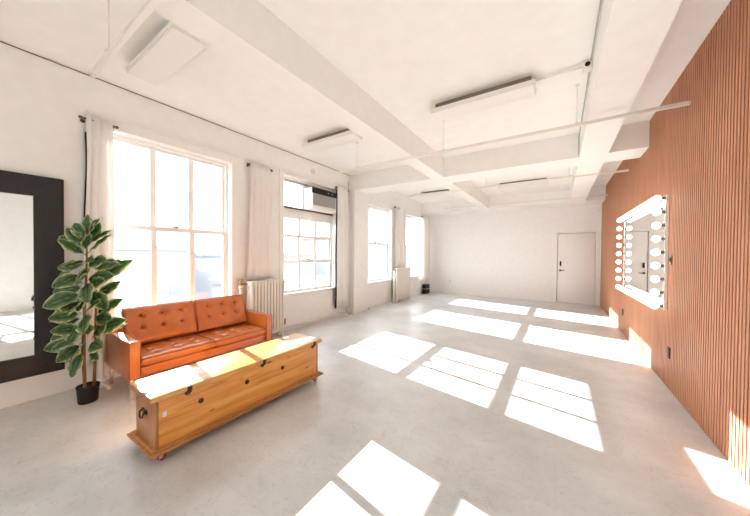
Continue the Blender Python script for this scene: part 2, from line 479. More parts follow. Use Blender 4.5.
# ------------------------------------------------------------------ framed mirror on the window wall
mr = thing('wall_mirror', 'large rectangular mirror in a wide espresso brown frame on the window wall', 'mirror', (XL, -.28, .235))
my0, my1, mz0, mz1, fw = -1.18, .627, .237, 2.10, .19
f = MB(); x0, x1 = XL+.001, XL+.05
def mitre(mb, a, b, c, d):
    vs = []
    for x in (x0, x1):
        vs.append([mb.bm.verts.new((x, *p)) for p in (a, b, c, d)])
    A, Bq = vs
    mb.bm.faces.new(A[::-1]); mb.bm.faces.new(Bq)
    for i in range(4): mb.bm.faces.new((A[i], A[(i+1) % 4], Bq[(i+1) % 4], Bq[i]))
O = [(my0, mz0), (my1, mz0), (my1, mz1), (my0, mz1)]
I = [(my0+fw, mz0+fw), (my1-fw, mz0+fw), (my1-fw, mz1-fw), (my0+fw, mz1-fw)]
for i in range(4):
    f = MB(); mitre(f, O[i], O[(i+1) % 4], I[(i+1) % 4], I[i])
    f.build('frame_rail', M['espresso'], mr, bevel=.003)
MB().box(XL+.001, XL+.03, my0+fw-.004, my1-fw+.004, mz0+fw-.004, mz1-fw+.004).build('mirror_glass', M['mirror'], mr)

# ------------------------------------------------------------------ rubber plant
px, py = -3.655, .71
pl = thing('rubber_plant', 'tall variegated rubber plant in a small black pot between mirror and sofa', 'plant', (px, py, 0))
p = MB(); p.lathe((px, py, 0), [(.066, 0), (.069, .008), (.078, .138), (.081, .145), (.081, .155), (.073, .155), (.071, .135)], 28)
pot = p.build('pot', M['black'], pl, smooth=True)
MB().lathe((px, py, .125), [(.070, 0), (.072, .010), (.03, .018)], 20).build('soil', M['soil'], pl)
Rv, Fv = Vector((.836, .548, 0)), Vector((-.548, .836, 0))      # across and away from the viewpoint: only used to lay the stems out
base = Vector((px, py, 0))
def P(r, d, z): return base + Rv*r + Fv*d + Vector((0, 0, z))
stems = [[P(-.03, .0, .13), P(-.05, .0, .45), P(-.045, .01, .8), P(-.04, .01, 1.05)],
         [P(.0, -.03, .13), P(-.005, -.03, .5), P(-.005, -.02, .9), P(.005, -.01, 1.3), P(-.01, 0, 1.62)],
         [P(.035, .02, .13), P(.05, .02, .5), P(.055, .02, .85), P(.06, .02, 1.15)]]
for s in stems:
    n = len(s)
    MB().tube(s, [.013 - .007*i/(n-1) for i in range(n)], 10).build('stem', M['stem'], pl, smooth=True)

def leaf_mesh(name, L, W, droop, fold):
    bm = bmesh.new(); lay = bm.verts.layers.float.new('margin')
    NT, NS = 14, 8; rows = []
    for i in range(NT+1):
        t = i/NT
        wd = W/2 * max(.0, math.sin(PI*min(1, t**.85))) ** .75 if 0 < t < 1 else .002
        if t > .93: wd *= .75
        row = []
        for j in range(NS+1):
            s = -1 + 2*j/NS
            x = L*(t - .12*droop*t*t); z = -L*droop*t*t*.55 + fold*abs(s)*wd - .10*wd*s*s*2 + .004*math.sin(t*18+s*2)
            v = bm.verts.new((x + .035, s*wd, z)); v[lay] = max(abs(s), 0 if t < .9 else (t-.9)*8)
            row.append(v)
        rows.append(row)
    for a, b in zip(rows, rows[1:]):
        for j in range(NS): bm.faces.new((a[j], a[j+1], b[j+1], b[j]))
    # petiole
    r0 = [bm.verts.new((.0, .003*math.cos(k*PI/2), .003*math.sin(k*PI/2))) for k in range(4)]
    r1 = [bm.verts.new((.05, .0025*math.cos(k*PI/2), .0025*math.sin(k*PI/2))) for k in range(4)]
    for k in range(4): bm.faces.new((r0[k], r0[(k+1) % 4], r1[(k+1) % 4], r1[k]))
    me = bpy.data.meshes.new(name); bm.to_mesh(me); bm.free()
    me.materials.append(M['leaf'])
    for q in me.polygons: q.use_smooth = True
    return me
LM = [leaf_mesh('leaf', .225, .115, .22, .22), leaf_mesh('leaf', .235, .15, .45, .13), leaf_mesh('leaf', .20, .145, .12, .18), leaf_mesh('leaf', .19, .105, .35, .25)]
def leaf(r, d, z, az, el, roll=0, k=0, s=1.0):
    """az 0 = to the viewer's right, 90 = away from the viewer; el = upward tilt of the leaf"""
    o = bpy.data.objects.new('leaf', LM[k]); roll = (1 if roll >= 0 else -1)*(26 + abs(roll)*.85 + random.uniform(-8, 8)) if roll else random.uniform(-12, 12); az += random.uniform(-10, 10); el += random.uniform(-9, 9) + (21 if z > 1.34 else 0); COL.objects.link(o); o.parent = pl
    A = math.radians(az) + math.atan2(Rv.y, Rv.x)
    m = Matrix.Translation(P(r, d, z) - base) @ Matrix.Rotation(A, 4, 'Z') @ Matrix.Rotation(-math.radians(el), 4, 'Y') @ Matrix.Rotation(math.radians(roll), 4, 'X') @ Matrix.Scale(s, 4)
    o.matrix_local = m
    md = o.modifiers.new('thickness', 'SOLIDIFY'); md.thickness = .0015
LEAVES = [  # crown of the tall stem
    (-.01, 0, 1.52, 20, 42, 20, 0, .95), (-.01, 0, 1.50, 165, 28, -25, 0, 1.0), (-.01, 0, 1.46, 5, 26, 30, 0, 1.0), (-.01, 0, 1.45, 190, 30, -30, 0, 1.05),
    (-.01, 0, 1.42, 178, 14, -35, 0, 1.1), (0, 0, 1.38, -10, 12, 35, 0, 1.15), (0, 0, 1.36, 200, 8, -30, 3, 1.1), (0, -.01, 1.50, 250, 30, 0, 3, .9),
    (-.01, .01, 1.56, 130, 55, 0, 3, .8), (-.01, 0, 1.55, 60, 50, 0, 3, .9), (0, 0, 1.58, 100, 74, 0, 3, .75),
    (0, 0, 1.30, 215, -20, -20, 3, 1.1), (0, 0, 1.27, 280, -35, 20, 3, 1.1), (0, 0, 1.33, 320, 5, 30, 3, .9),
    # middle tiers
    (.0, -.01, 1.13, 340, 18, 50, 1, 1.05), (.0, -.01, 1.06, 330, 14, 55, 1, 1.0), (.03, .0, 1.24, 12, 4, 5, 2, 1.05), (.0, -.02, 1.16, 300, -8, 40, 2, .95),
    (-.02, 0, 1.06, 195, 6, -55, 1, 1.1), (-.02, -.02, 1.02, 222, -22, -50, 1, 1.05), (-.03, 0, 1.10, 180, 10, -25, 0, .95),
    (.0, -.03, 1.04, 300, -42, 15, 2, 1.0), (.03, 0, 1.05, 340, -48, 20, 1, .9), (-.03, .01, 1.15, 150, 20, -20, 2, .85),
    (-.03, 0, .86, 178, 10, -15, 0, 1.1), (-.04, -.01, .82, 205, -4, -35, 1, .95), (-.04, 0, .78, 190, -14, -20, 0, .95), (-.02, -.03, .84, 250, -10, -40, 2, .9),
    (.0, -.04, .90, 285, 12, 30, 2, 1.0), (.03, -.02, .86, 330, 30, 30, 1, .95), (.05, .01, .80, 10, 34, 40, 3, 1.15), (.05, 0, .78, 350, 5, 45, 2, .95),
    (.05, .02, .95, 20, 40, 40, 3, 1.1), (.0, -.03, .76, 270, -40, 0, 1, .9), (.05, .02, 1.0, 60, 25, 0, 0, .9), (-.04, .02, .92, 120, 20, 0, 0, .9),
    # low tier
    (.05, 0, .64, 5, 22, 45, 1, 1.05), (.05, -.01, .60, 345, 42, 50, 2, 1.1), (-.04, -.01, .62, 180, 8, -20, 3, 1.05), (-.04, -.02, .60, 215, -18, -45, 1, .95),
    (-.02, -.03, .56, 245, -30, -30, 2, .9), (.01, -.04, .57, 290, -28, 25, 2, .95), (.04, -.02, .54, 330, 12, 45, 1, .95), (-.04, 0, .50, 196, -28, -30, 3, 1.05),
    (.0, -.04, .50, 268, -50, 0, 3, 1.1), (.04, -.01, .50, 320, -6, 35, 0, .9), (.05, .03, .62, 50, 24, 10, 0, .9), (-.03, .03, .60, 130, 15, 0, 0, .9),
    (-.01, -.035, .70, 235, 10, -40, 2, .85), (.02, -.03, .70, 310, 6, 40, 2, .9),
    (.0, -.03, 1.20, 255, -18, -12, 2, 1.0), (.02, -.02, 1.12, 305, -25, 12, 1, 1.0), (-.03, -.02, .94, 235, -30, -15, 1, 1.0), (.02, -.03, .98, 285, -20, 10, 2, 1.0),
    (-.03, -.02, .74, 228, -24, -12, 2, 1.0), (.03, -.03, .82, 300, -22, 14, 1, 1.0), (.0, -.04, .64, 262, -24, 0, 2, 1.0), (.06, .02, 1.14, 12, 36, 30, 1, 1.2), (.0, -.01, 1.29, 340, 14, 30, 2, 1.05), (.0, -.01, 1.27, 200, 12, -30, 1, .9), (.0, 0, 1.31, 262, -6, 12, 2, .85), (.0, 0, 1.24, 30, 22, 30, 1, .95),
    (.0, 0, 1.44, 40, 44, 25, 0, 1.0), (-.01, 0, 1.47, 150, 46, -25, 0, 1.0), (.0, -.01, 1.40, 320, 30, 30, 3, 1.0), (.0, -.01, 1.36, 225, 22, -30, 0, .9),
]
for a in LEAVES: leaf(*a)

# ------------------------------------------------------------------ tan leather loveseat
sx0, sx1, sy0, sy1 = -4.0, -3.31, .912, 2.462
so = thing('leather_loveseat', 'tan brown button-tufted leather loveseat under the big window', 'sofa', ((sx0+sx1)/2, (sy0+sy1)/2, 0))
aw = .092
for y0, y1 in ((sy0, sy0+aw), (sy1-aw, sy1)):
    a = MB().box(sx0+.005, sx1, y0, y1, .195, .552).build('arm', M['leather'], so, bevel=.014, seg=3)
    c = MB()
    for yy in (y0+.004, y1-.004):
        c.tube([(sx0+.02, yy, .549), (sx1-.006, yy, .549), (sx1-.003, yy, .543), (sx1-.003, yy, .21)], .004, 8)
    c.build('piping', M['piping'], a, smooth=True)
MB().box(sx0+.012, sx1-.03, sy0+aw, sy1-aw, .195, .285).build('seat_base', M['leather'], so, bevel=.012, seg=3)
MB().box(sx0, sx0+.095, sy0+aw-.01, sy1-aw+.01, .21, .60).build('back_frame', M['leather'], so, bevel=.012, seg=3)

def cushion(name, parent, o, U, V, N, lu, lv, th, buttons, puff=.014, mat=None):
    """pillow with corner o, side vectors U, V (unit) and outward normal N"""
    bm = bmesh.new(); nu, nv = 44, 36
    o, U, V, N = Vector(o), Vector(U), Vector(V), Vector(N)
    def edge(t): return (1 - abs(2*t-1)**9) ** .5
    grid = {}
    for side in (1, -1):
        for i in range(nu+1):
            for j in range(nv+1):
                # cluster the samples towards the rim
                a, b = i/nu, j/nv
                a = .5 - .5*math.cos(PI*a)*(.35) - (.5-a)*.65 if False else (a*.6 + .4*(.5-.5*math.cos(PI*a)))
                b = b*.6 + .4*(.5-.5*math.cos(PI*b))
                e = max(0, edge(a)*edge(b))
                h = th/2*(.50 + .50*e) + puff*math.sin(PI*a)*math.sin(PI*b)
                if i in (0, nu) or j in (0, nv): h = th*.22
                if side == 1:
                    for bu, bv in buttons:
                        du, dv = (a-bu)*lu, (b-bv)*lv
                        d = math.hypot(du, dv)
                        h -= .024*math.exp(-(d/.026)**2) + .010*math.exp(-(d/.075)**2)
                        h -= .011*math.exp(-(du/.011)**2)*math.exp(-(dv/.05)**2) + .011*math.exp(-(dv/.011)**2)*math.exp(-(du/.05)**2)
                inset = .010*(1-e)
                aa, bb = a, b
                v = bm.verts.new(o + U*lu*aa + V*lv*bb + N*(th/2 + side*h))
                grid[side, i, j] = v
    for side in (1, -1):
        for i in range(nu):
            for j in range(nv):
                q = [grid[side, i, j], grid[side, i+1, j], grid[side, i+1, j+1], grid[side, i, j+1]]
                bm.faces.new(q if side == 1 else q[::-1])
    rim = [(i, 0) for i in range(nu)] + [(nu, j) for j in range(nv)] + [(i, nv) for i in range(nu, 0, -1)] + [(0, j) for j in range(nv, 0, -1)]
    for a, b in zip(rim, rim[1:]+rim[:1]):
        bm.faces.new((grid[1, a[0], a[1]], grid[-1, a[0], a[1]], grid[-1, b[0], b[1]], grid[1, b[0], b[1]]))
    mb = MB(); mb.bm.free(); mb.bm = bm
    cu = mb.build(name, M['leather'], parent, smooth=True)
    pp = MB()
    ring = [o + U*lu*(i/12) + N*(th/2 + th*.30) for i in range(13)] + [o + U*lu + V*lv*(i/8) + N*(th/2+th*.30) for i in range(1, 9)]
    ring += [o + U*lu*(1-i/12) + V*lv + N*(th/2+th*.30) for i in range(1, 13)] + [o + V*lv*(1-i/8) + N*(th/2+th*.30) for i in range(1, 9)]
    pp.tube(ring, .0045, 6); pp.build('piping', M['piping'], cu, smooth=True)
    for bu, bv in buttons:
        c = o + U*lu*bu + V*lv*bv + N*(th/2 + th/2 + puff*math.sin(PI*bu)*math.sin(PI*bv) - .034)
        bmb = bmesh.new(); bmesh.ops.create_icosphere(bmb, subdivisions=2, radius=.012)
        for v in bmb.verts:
            x = v.co.copy(); v.co = c + U*x.x + V*x.y + N*x.z*.55
        q = MB(); q.bm.free(); q.bm = bmb
        q.build('button', M['piping'], cu, smooth=True)
    return cu
ymid = 1.705
BT = [(u, v) for v in (.28, .53, .78) for u in (.22, .5, .78)]
BT2 = [(u, v) for v in (.42, .76) for u in (.22, .5, .78)]
for y0, y1 in ((sy0+aw+.004, ymid-.003), (ymid+.003, sy1-aw-.004)):
    cushion('seat_cushion', so, (-3.86, y0, .282), (0, 1, 0), (1, 0, 0), (0, 0, 1), y1-y0, .535, .105, BT)
lean = math.radians(17)
Vb = Vector((-math.sin(lean), 0, math.cos(lean))); Nb = Vector((math.cos(lean), 0, math.sin(lean)))
for y0, y1 in ((sy0+aw+.006, ymid-.008), (ymid+.008, sy1-aw-.006)):
    cushion('back_cushion', so, (-3.826, y0, .388), (0, 1, 0), Vb, Nb, y1-y0, .395, .115, BT2)
for x in (sx0+.06, sx1-.035):
    for y in (sy0+.03, sy1-.03):
        MB().box(x-.014, x+.014, y-.014, y+.014, 0, .20).build('leg', M['chrome'], so, bevel=.002)

# ------------------------------------------------------------------ long pine chest on castors
ch = thing('wooden_chest', 'long low honey pine chest on castors standing before the loveseat', 'chest', (-2.36, 1.48, 0))
bx0, bx1, by0, by1 = -2.535, -2.195, .738, 2.222
MB().box(bx0, bx1, by0+.02, by1-.02, .10, .425).build('body', M['pine'], ch, bevel=.003)
for y0, y1 in ((by0, by0+.021), (by1-.021, by1)):
    MB().box(bx0+.001, bx1-.001, y0, y1, .10, .425).build('end_board', M['pine_end'], ch, bevel=.003)
lid = MB().box(-2.566, -2.162, .706, 2.254, .425, .462)  .build('lid', M['pine_lid'], ch, bevel=.004)
MB().box(-2.563, -2.165, .706-.0015, .712, .4255, .461).build('lid_end', M['pine_end'], lid)
b = MB(); b.box(-2.592, -2.152, .700, 2.270, .070, .086); b.box(-2.570, -2.172, .718, 2.248, .086, .101)
b.build('base_moulding', M['pine_mould'], ch, bevel=.005, seg=3)
for y in (.93, 1.53, 2.14):          # hasps on the front
    k = MB(); k.box(-2.197, -2.189, y-.017, y+.017, .392, .420); k.box(-2.163, -2.157, y-.015, y+.015, .426, .459)
    k.box(-2.192, -2.158, y-.012, y+.012, .412, .424); k.tube([(-2.186, y-.012, .392), (-2.180, y, .388), (-2.186, y+.012, .392)], .003, 8)
    k.build('hasp', M['iron'], ch, bevel=.0015)
for y in (1.02, 1.385, 1.75):         # round iron rosettes
    MB().lathe((-2.195, y, .305), [(.019, 0), (.019, .003), (.012, .006), (.004, .007)], 20, 'X').build('rosette', M['iron'], ch, smooth=True)
h = MB(); h.box(-2.405, -2.325, .731, .738, .292, .320)
h.tube([(-2.397, .735, .312), (-2.397, .718, .304), (-2.390, .714, .278), (-2.365, .713, .268), (-2.340, .714, .278), (-2.333, .718, .304), (-2.333, .735, .312)], .006, 10)
h.build('handle', M['iron'], ch, smooth=False)
MB().box(-2.195, -2.1935,   .780, .802, .295, .328).build('paper_tag', M['paper'], ch)
for y in (1.05, 1.50, 2.05):
    k = MB(); k.box(-2.545, -2.495, y-.03, y+.03, .4615, .4645); k.tube([(-2.566, y-.03, .460), (-2.566, y+.03, .460)], .005, 8)
    k.build('hinge', M['chrome'], lid)
for x in (-2.53, -2.215):
    for y in (.775, 2.195):
        k = MB(); k.box(x-.02, x+.02, y-.02, y+.02, .066, .072); k.box(x-.015, x-.011, y-.012, y+.012, .018, .068); k.box(x+.011, x+.015, y-.012, y+.012, .018, .068)
        c = k.build('castor', M['chrome'], ch)
        MB().lathe((x-.009, y+.008, .0245), [(.02, 0), (.0245, .003), (.0245, .015), (.02, .018)], 18, 'X').build('wheel', M['rubber'], c, smooth=True)

# ------------------------------------------------------------------ radiators
def radiator(name, label, x0, x1, y0, y1, z0, z1, n, valve_y):
    r = thing(name, label, 'radiator', ((x0+x1)/2, (y0+y1)/2, 0))
    wd = (y1-y0)/n
    for i in range(n):
        a = y0 + i*wd + .004; b = a + wd - .008
        s = MB()
        foot = i in (0, n-1)
        for xa, xb in ((x0, x0+(x1-x0)*.42), (x0+(x1-x0)*.58, x1)):
            s.box(xa, xb, a+.005, b-.005, z0+.02, z1-.03)
            if foot: s.box(xa+.004, xb-.004, a+.010, b-.010, 0, z0+.03)
        s.box(x0, x1, a, b, z1-.07, z1); s.box(x0, x1, a, b, z0, z0+.07)
        s.build('section', M['cream'], r, bevel=.012, seg=3)
    xm = (x0+x1)/2
    for zz in (z1-.035, z0+.035): MB().tube([(xm, y0+.02, zz), (xm, y1-.02, zz)], .012, 10).build('nipple_rod', M['cream'], r, smooth=True)
    return r
r1 = radiator('radiator', 'tall cream column radiator in the gap beside the loveseat arm', -4.005, -3.865, 2.50, 3.13, .10, .965, 11, 2.43)
v = MB(); v.lathe((-4.03, 2.435, .905), [(.024, 0), (.024, .035), (.014, .04), (.014, .06), (.026, .062), (.026, .085), (.02, .09)], 14)
v.tube([(-4.03, 2.435, .925), (-3.96, 2.50, .925)], .014, 10)
v.build('valve', M['brass'], r1)
MB().tube([(-4.03, 2.435, 0), (-4.03, 2.435, .86)], .022, 12).lathe((-4.03, 2.435, .855), [(.03, 0), (.034, .01), (.034, .045), (.026, .05)], 14).build('pipe', M['white'], r1, smooth=True)
r2 = radiator('radiator', 'cream column radiator between the two far windows', -4.005, -3.865, 7.08, 7.95, .10, 1.0, 14, 7.0)
v = MB(); v.lathe((-3.95, 7.03, .93), [(.022, 0), (.022, .035), (.012, .04), (.024, .06), (.024, .08)], 12); v.tube([(-3.95, 7.03, .95), (-3.95, 7.09, .95)], .014, 10)
v.build('valve', M['bronze'], r2)
MB().tube([(-3.95, 7.03, 0), (-3.95, 7.03, .94)], .018, 12).build('pipe', M['white'], r2, smooth=True)
MB().tube([(-3.985, 6.99, .0), (-3.985, 6.99, .90)], .006, 8).build('cord', M['black'], r2, smooth=True)

# ------------------------------------------------------------------ curtains
def sheet(mb, x, top, bot, z0, z1, folds, amp, ph=0, n=60, m=14):
    rows = []
    for j in range(m+1):
        t = j/m; z = z1 + (z0-z1)*t
        a0 = top[0] + (bot[0]-top[0])*t**3; a1 = top[1] + (bot[1]-top[1])*t
        row = []
        for i in range(n+1):
            s = i/n
            A = amp*(.6+.4*t)*(1 + .3*math.sin(7*s+ph))
            row.append(mb.bm.verts.new((x + A*math.sin(2*PI*folds*s + ph + .5*math.sin(3*t+ph)), a0 + (a1-a0)*s + .006*math.sin(9*t+5*s), z)))
        rows.append(row)
    for a, b in zip(rows, rows[1:]):
        for i in range(n): mb.bm.faces.new((a[i], a[i+1], b[i+1], b[i]))
    return mb
def curtain(name, label, x, top, bot, z0, z1, folds, amp, mat, lining=None, ph=0, rod=None, group=None):
    r = thing(name, label, 'curtain', (x, (bot[0]+bot[1])/2, z0), group)
    c = sheet(MB(), x, top, bot, z0, z1, folds, amp, ph).build('drape', M[mat], r, smooth=True, solid=.003)
    if lining:
        lt, lb, lz0, lz1 = lining
        sheet(MB(), x-amp-.010, lt, lb, lz0, lz1, folds*.5, amp*.25, ph).build('blackout_lining', M['blackout'], r, smooth=True, solid=.003)
    n = 2
    for k in range(n):
        yy = top[0]+.012 + (top[1]-top[0]-.02)*k
        MB().lathe((x-.016, yy-.002, z1-.035), [(.016, 0), (.024, 0), (.024, .004), (.016, .004)], 16, 'Y').build('grommet', M['bronze'], r)
    return r
def rod(label, x, y0, y1, z):
    x -= .016
    r = thing('curtain_rod', label, 'curtain rod', (XL, (y0+y1)/2, z))
    MB().tube([(x, y0, z), (x, y1, z)], .009, 12).build('pole', M['bronze'], r, smooth=True)
    for yy, s in ((y0, -1), (y1, 1)):
        MB().lathe((x, yy, z), [(.009, 0), (.015, s*.006), (.016, s*.02), (.006, s*.03)], 14, 'Y').build('finial', M['bronze'], r, smooth=True)
    k = MB(); ym = y0+.012; k.tube([(XL, ym, z-.015), (x, ym, z-.011)], .006, 8); k.lathe((XL, ym, z-.015), [(.02, 0), (.02, .005), (.008, .008)], 14, 'X')
    ym = y1-.012; k.tube([(XL, ym, z-.015), (x, ym, z-.011)], .006, 8); k.lathe((XL, ym, z-.015), [(.02, 0), (.02, .005), (.008, .008)], 14, 'X')
    k.build('bracket', M['bronze'], r)
curtain('curtain', 'white grommet curtain with a dark lining edge beside the big framed mirror', -4.035, (.780, .985), (.665, 1.01), .22, 2.79, 3.5, .018, 'curtain',
        ((.772, .86), (.735, .84), .9, 2.62))
rod('short dark curtain rod with a finial near the big mirror', -4.035, .755, 1.005, 2.755)
curtain('curtain', 'pinkish sheer curtain hanging above the radiator beside the loveseat', -4.04, (2.585, 2.975), (2.53, 2.99), .985, 2.82, 3.5, .010, 'sheer', ph=1)
rod('short curtain rod carrying the pinkish sheer curtain', -4.04, 2.575, 2.985, 2.785)
curtain('curtain', 'white curtain with black lining edge between the air conditioner and the wall column', -4.005, (4.60, 4.985), (4.60, 4.99), .21, 2.87, 4.5, .016, 'curtain',
        ((4.588, 4.70), (4.582, 4.70), .215, 2.80), ph=.5)
rod('short curtain rod beside the air conditioner', -4.005, 4.59, 5.0, 2.835)
curtain('curtain', 'narrow pale curtain between the two far windows above the radiator', -4.01, (7.20, 7.45), (7.20, 7.46), 1.02, 2.82, 2.5, .008, 'curtain', ph=.8)
rod('short curtain rod between the two far windows', -4.01, 7.19, 7.46, 2.785)
curtain('curtain', 'bluish white curtain hanging in the far corner by the end wall', -4.005, (9.16, 9.66), (9.16, 9.70), .38, 2.78, 3.5, .022, 'curtain', ph=.2)
rod('short curtain rod in the far corner by the end wall', -4.005, 9.15, 9.68, 2.745)

# ------------------------------------------------------------------ window air conditioner
ac = thing('air_conditioner', 'white and black window air conditioner in the upper window sash', 'air conditioner', (-4.08, 4.2, 2.262))
ay0, ay1, az0, az1, ax1 = 3.865, 4.555, 2.264, 2.695, -3.985
MB().box(-4.34, ax1-.02, ay0, ay1, az0, az1).build('housing', M['white'], ac, bevel=.008)
MB().box(ax1-.022, ax1, ay0+.004, ay1-.004, az1-.115, az1-.003).build('control_panel', M['black'], ac, bevel=.004)
g = MB()
for i in range(12):
    z = az0+.095 + i*.0185
    g.box(ax1-.018, ax1-.004, ay0+.02, ay1-.02, z, z+.011)
g.box(ax1-.024, ax1-.016, ay0+.012, ay1-.012, az0+.088, az1-.115)
g.build('grille', M['grey'], ac)
b = MB(); b.box(ax1-.022, ax1-.002, ay0+.002, ay1-.002, az0+.004, az0+.085); b.box(ax1-.022, ax1-.001, ay0+.002, ay0+.014, az0+.08, az1-.113); b.box(ax1-.022, ax1-.001, ay1-.014, ay1-.002, az0+.08, az1-.113)
b.build('bezel', M['white'], ac, bevel=.003)
for yy in (4.30, 4.42):
    MB().lathe((ax1, yy, az1-.06), [(.012, 0), (.012, .008), (.009, .01)], 14, 'X').build('knob', M['grey'], ac)
MB().box(-4.24, -4.22, 4.555, 4.642, 2.264, 2.70).build('side_curtain_panel', M['black'], ac)

# ------------------------------------------------------------------ pipes and small wall fittings
def tee(mb, c, r=.03, l=.03, axis='Z'):
    mb.lathe(c, [(r*.8, -l), (r, -l+.006), (r, l-.006), (r*.8, l)], 14, axis)
pp = MB(); pp.tube([(-4.055, 5.075, 0), (-4.055, 5.075, BE+.2)], .024, 14)
for z in (.12, 1.95, 2.86): tee(pp, (-4.055, 5.075, z), .033)
tag(pp.build('heating_riser', M['white'], org=(-4.055, 5.075, 0), smooth=True), 'white vertical heating pipe running up the front of the wall column', 'pipe')
pp = MB(); pp.tube([(-4.06, 3.18, .075), (-4.06, 4.80, .085), (-3.99, 4.86, .085), (-3.94, 4.86, .05), (-3.94, 4.86, 0)], .02, 12); tee(pp, (-4.06, 4.55, .083), .03, .03, 'Y'); tee(pp, (-3.94, 4.86, .04), .028, .03)
pp.tube([(-4.06, 3.35, 0), (-4.06, 3.35, .06)], .012, 8)
tag(pp.build('heating_pipe', M['white'], org=(-4.06, 4.0, 0), smooth=True), 'white heating pipe along the skirting under the air conditioner window', 'pipe')
pp = MB(); pp.tube([(-3.93, .862, .0), (-3.93, .862, .52)], .022, 12); tee(pp, (-3.93, .862, .06), .033, .04); tee(pp, (-3.93, .862, .38), .03, .03)
pp.tube([(-3.93, .862, .05), (-3.80, .868, .05), (-3.74, .88, .03)], .018, 10)
tag(pp.build('heating_pipe', M['white'], org=(-3.93, .862, 0), smooth=True), 'white heating pipe stub behind the rubber plant pot', 'pipe')
# thin dark tube added for the shade line where ceiling meets window wall
tag(MB().tube([(XL+.006, YN+.01, CE-.008), (XL+.006, YB-.01, CE-.008)], .0038, 6).build('cable', M['bronze'], org=(XL, 1, CE)), 'thin dark strip added as the shade line along the corner of ceiling and window wall', 'cable')
dt = thing('smoke_detector', 'small round beige detector above the air conditioner', 'detector', (XL, 3.99, 3.03))
MB().lathe((XL, 3.99, 3.03), [(.05, 0), (.05, .012), (.045, .022), (.03, .03)], 22, 'X').build('body', M['cream'], dt, smooth=True)
MB().lathe((XL+.03, 3.99, 3.03), [(.014, 0), (.014, .003)], 14, 'X').build('sensor', M['grey'], dt)

def outlet(name, label, wallax, pos, w, h, mat, sockmat):
    x, y, z = pos; r = thing(name, label, 'outlet', pos)
    if wallax == 'R':
        MB().box(x-.008, x, y-w/2, y+w/2, z-h/2, z+h/2).build('cover_plate', M[mat], r, bevel=.002)
        for dz in (-.022, .022): MB().box(x-.0105, x-.0075, y-.014, y+.014, z+dz-.012, z+dz+.012).build('socket', M[sockmat], r, bevel=.001)
    elif wallax == 'L':
        MB().box(x, x+.008, y-w/2, y+w/2, z-h/2, z+h/2).build('cover_plate', M[mat], r, bevel=.002)
        for dz in (-.022, .022): MB().box(x+.0075, x+.0105, y-.014, y+.014, z+dz-.012, z+dz+.012).build('socket', M[sockmat], r, bevel=.001)
    else:
        MB().box(x-w/2, x+w/2, y-.008, y, z-h/2, z+h/2).build('cover_plate', M[mat], r, bevel=.002)
        for dz in (-.022, .022): MB().box(x-.014, x+.014, y-.0105, y-.0075, z+dz-.012, z+dz+.012).build('socket', M[sockmat], r, bevel=.001)
outlet('wall_outlet', 'black wall outlet on the slats below the near end of the bulb mirror', 'R', (XR, 4.19, .385), .075, .118, 'black', 'iron')
outlet('wall_outlet', 'black wall outlet on the slats below the far end of the bulb mirror', 'R', (XR, 6.73, .39), .075, .118, 'black', 'iron')
outlet('wall_outlet', 'black wall outlet low on the window wall beside the radiator foot', 'L', (XL, 3.30, .17), .07, .11, 'black', 'iron')
outlet('wall_outlet', 'white wall outlet on the end wall near the far curtain', 'B', (-3.31, YW, .44), .075, .118, 'white', 'grey')
sw = thing('light_switch', 'dark switch on the slats at the near edge of the bulb mirror', 'switch', (XR, 4.19, 1.37))
MB().box(XR-.008, XR, 4.165, 4.215, 1.315, 1.425).build('cover_plate', M['bronze'], sw, bevel=.002)
MB().box(XR-.013, XR-.007, 4.180, 4.200, 1.35, 1.39).build('toggle', M['black'], sw, bevel=.001)
sn = thing('door_sensor', 'small white sensor high in the end wall corner above the door', 'sensor', (.955, YW, 2.70))
MB().box(.925, .985, YW-.045, YW, 2.665, 2.73).build('body', M['white'], sn, bevel=.004)
MB().box(.935, .965, YW-.049, YW-.044, 2.68, 2.70).build('lens', M['grey'], sn)
bc = thing('black_case', 'small black case on the floor under the far corner curtain', 'case', (-3.98, 9.45, 0))
MB().box(-4.06, -3.90, 9.30, 9.60, .0, .16).build('body', M['black'], bc, bevel=.01)
MB().box(-4.05, -3.91, 9.31, 9.59, .16, .185).build('band', M['grey'], bc)
MB().box(-4.06, -3.90, 9.30, 9.60, .185, .33).build('cover', M['black'], bc, bevel=.01)
cd = tag(MB().tube([(-4.07, 5.79, .50), (-4.068, 5.80, .40), (-4.055, 5.83, .28), (-4.06, 5.84, .12), (-4.06, 5.85, .009), (-4.03, 5.90, .009)], .009, 8).build('cable', M['black'], org=(-4.07, 5.8, 0), smooth=True), 'short dark cord hanging to the floor in the corner behind the wall column', 'cable')

# ------------------------------------------------------------------ ceiling lights
def ceiling_light(x0, x1, y0, y1):
    r = thing('ceiling_light', 'tmp', 'ceiling light', ((x0+x1)/2, (y0+y1)/2, CE), 'flat fluorescent ceiling lights')
    zb = CE-.135
    MB().box(x0+.04, x1-.04, y0+.075, y1-.075, CE-.085, CE).build('mounting_channel', M['dark'], r)
    MB().box(x0, x1, y0, y1, zb+.02, CE-.080).build('housing', M['white'], r, bevel=.004)
    MB().box(x0+.006, x1-.006, y0+.006, y1-.006, zb, zb+.022).build('diffuser', M['white'], r, bevel=.008, seg=3)
    return r
L1 = ceiling_light(-3.47, -2.455, .935, 1.19)
L1['label'] = 'white flat ceiling light above the mirror and plant corner'
lx = [(-.0, 2.20, 'white flat ceiling light above the sheer curtain'), (2.19, 2.26, 'white flat ceiling light in the middle bay near the slatted wall'),
      (.0, 6.66, 'white flat ceiling light beyond the cross beam near the far windows'), (2.19, 6.72, 'white flat ceiling light beyond the cross beam near the end wall door')]
for dx, dy, lab in lx:
    d = dup(L1, (dx, dy, 0), lab)
    if dx: d.scale = (1.09, 1, 1)

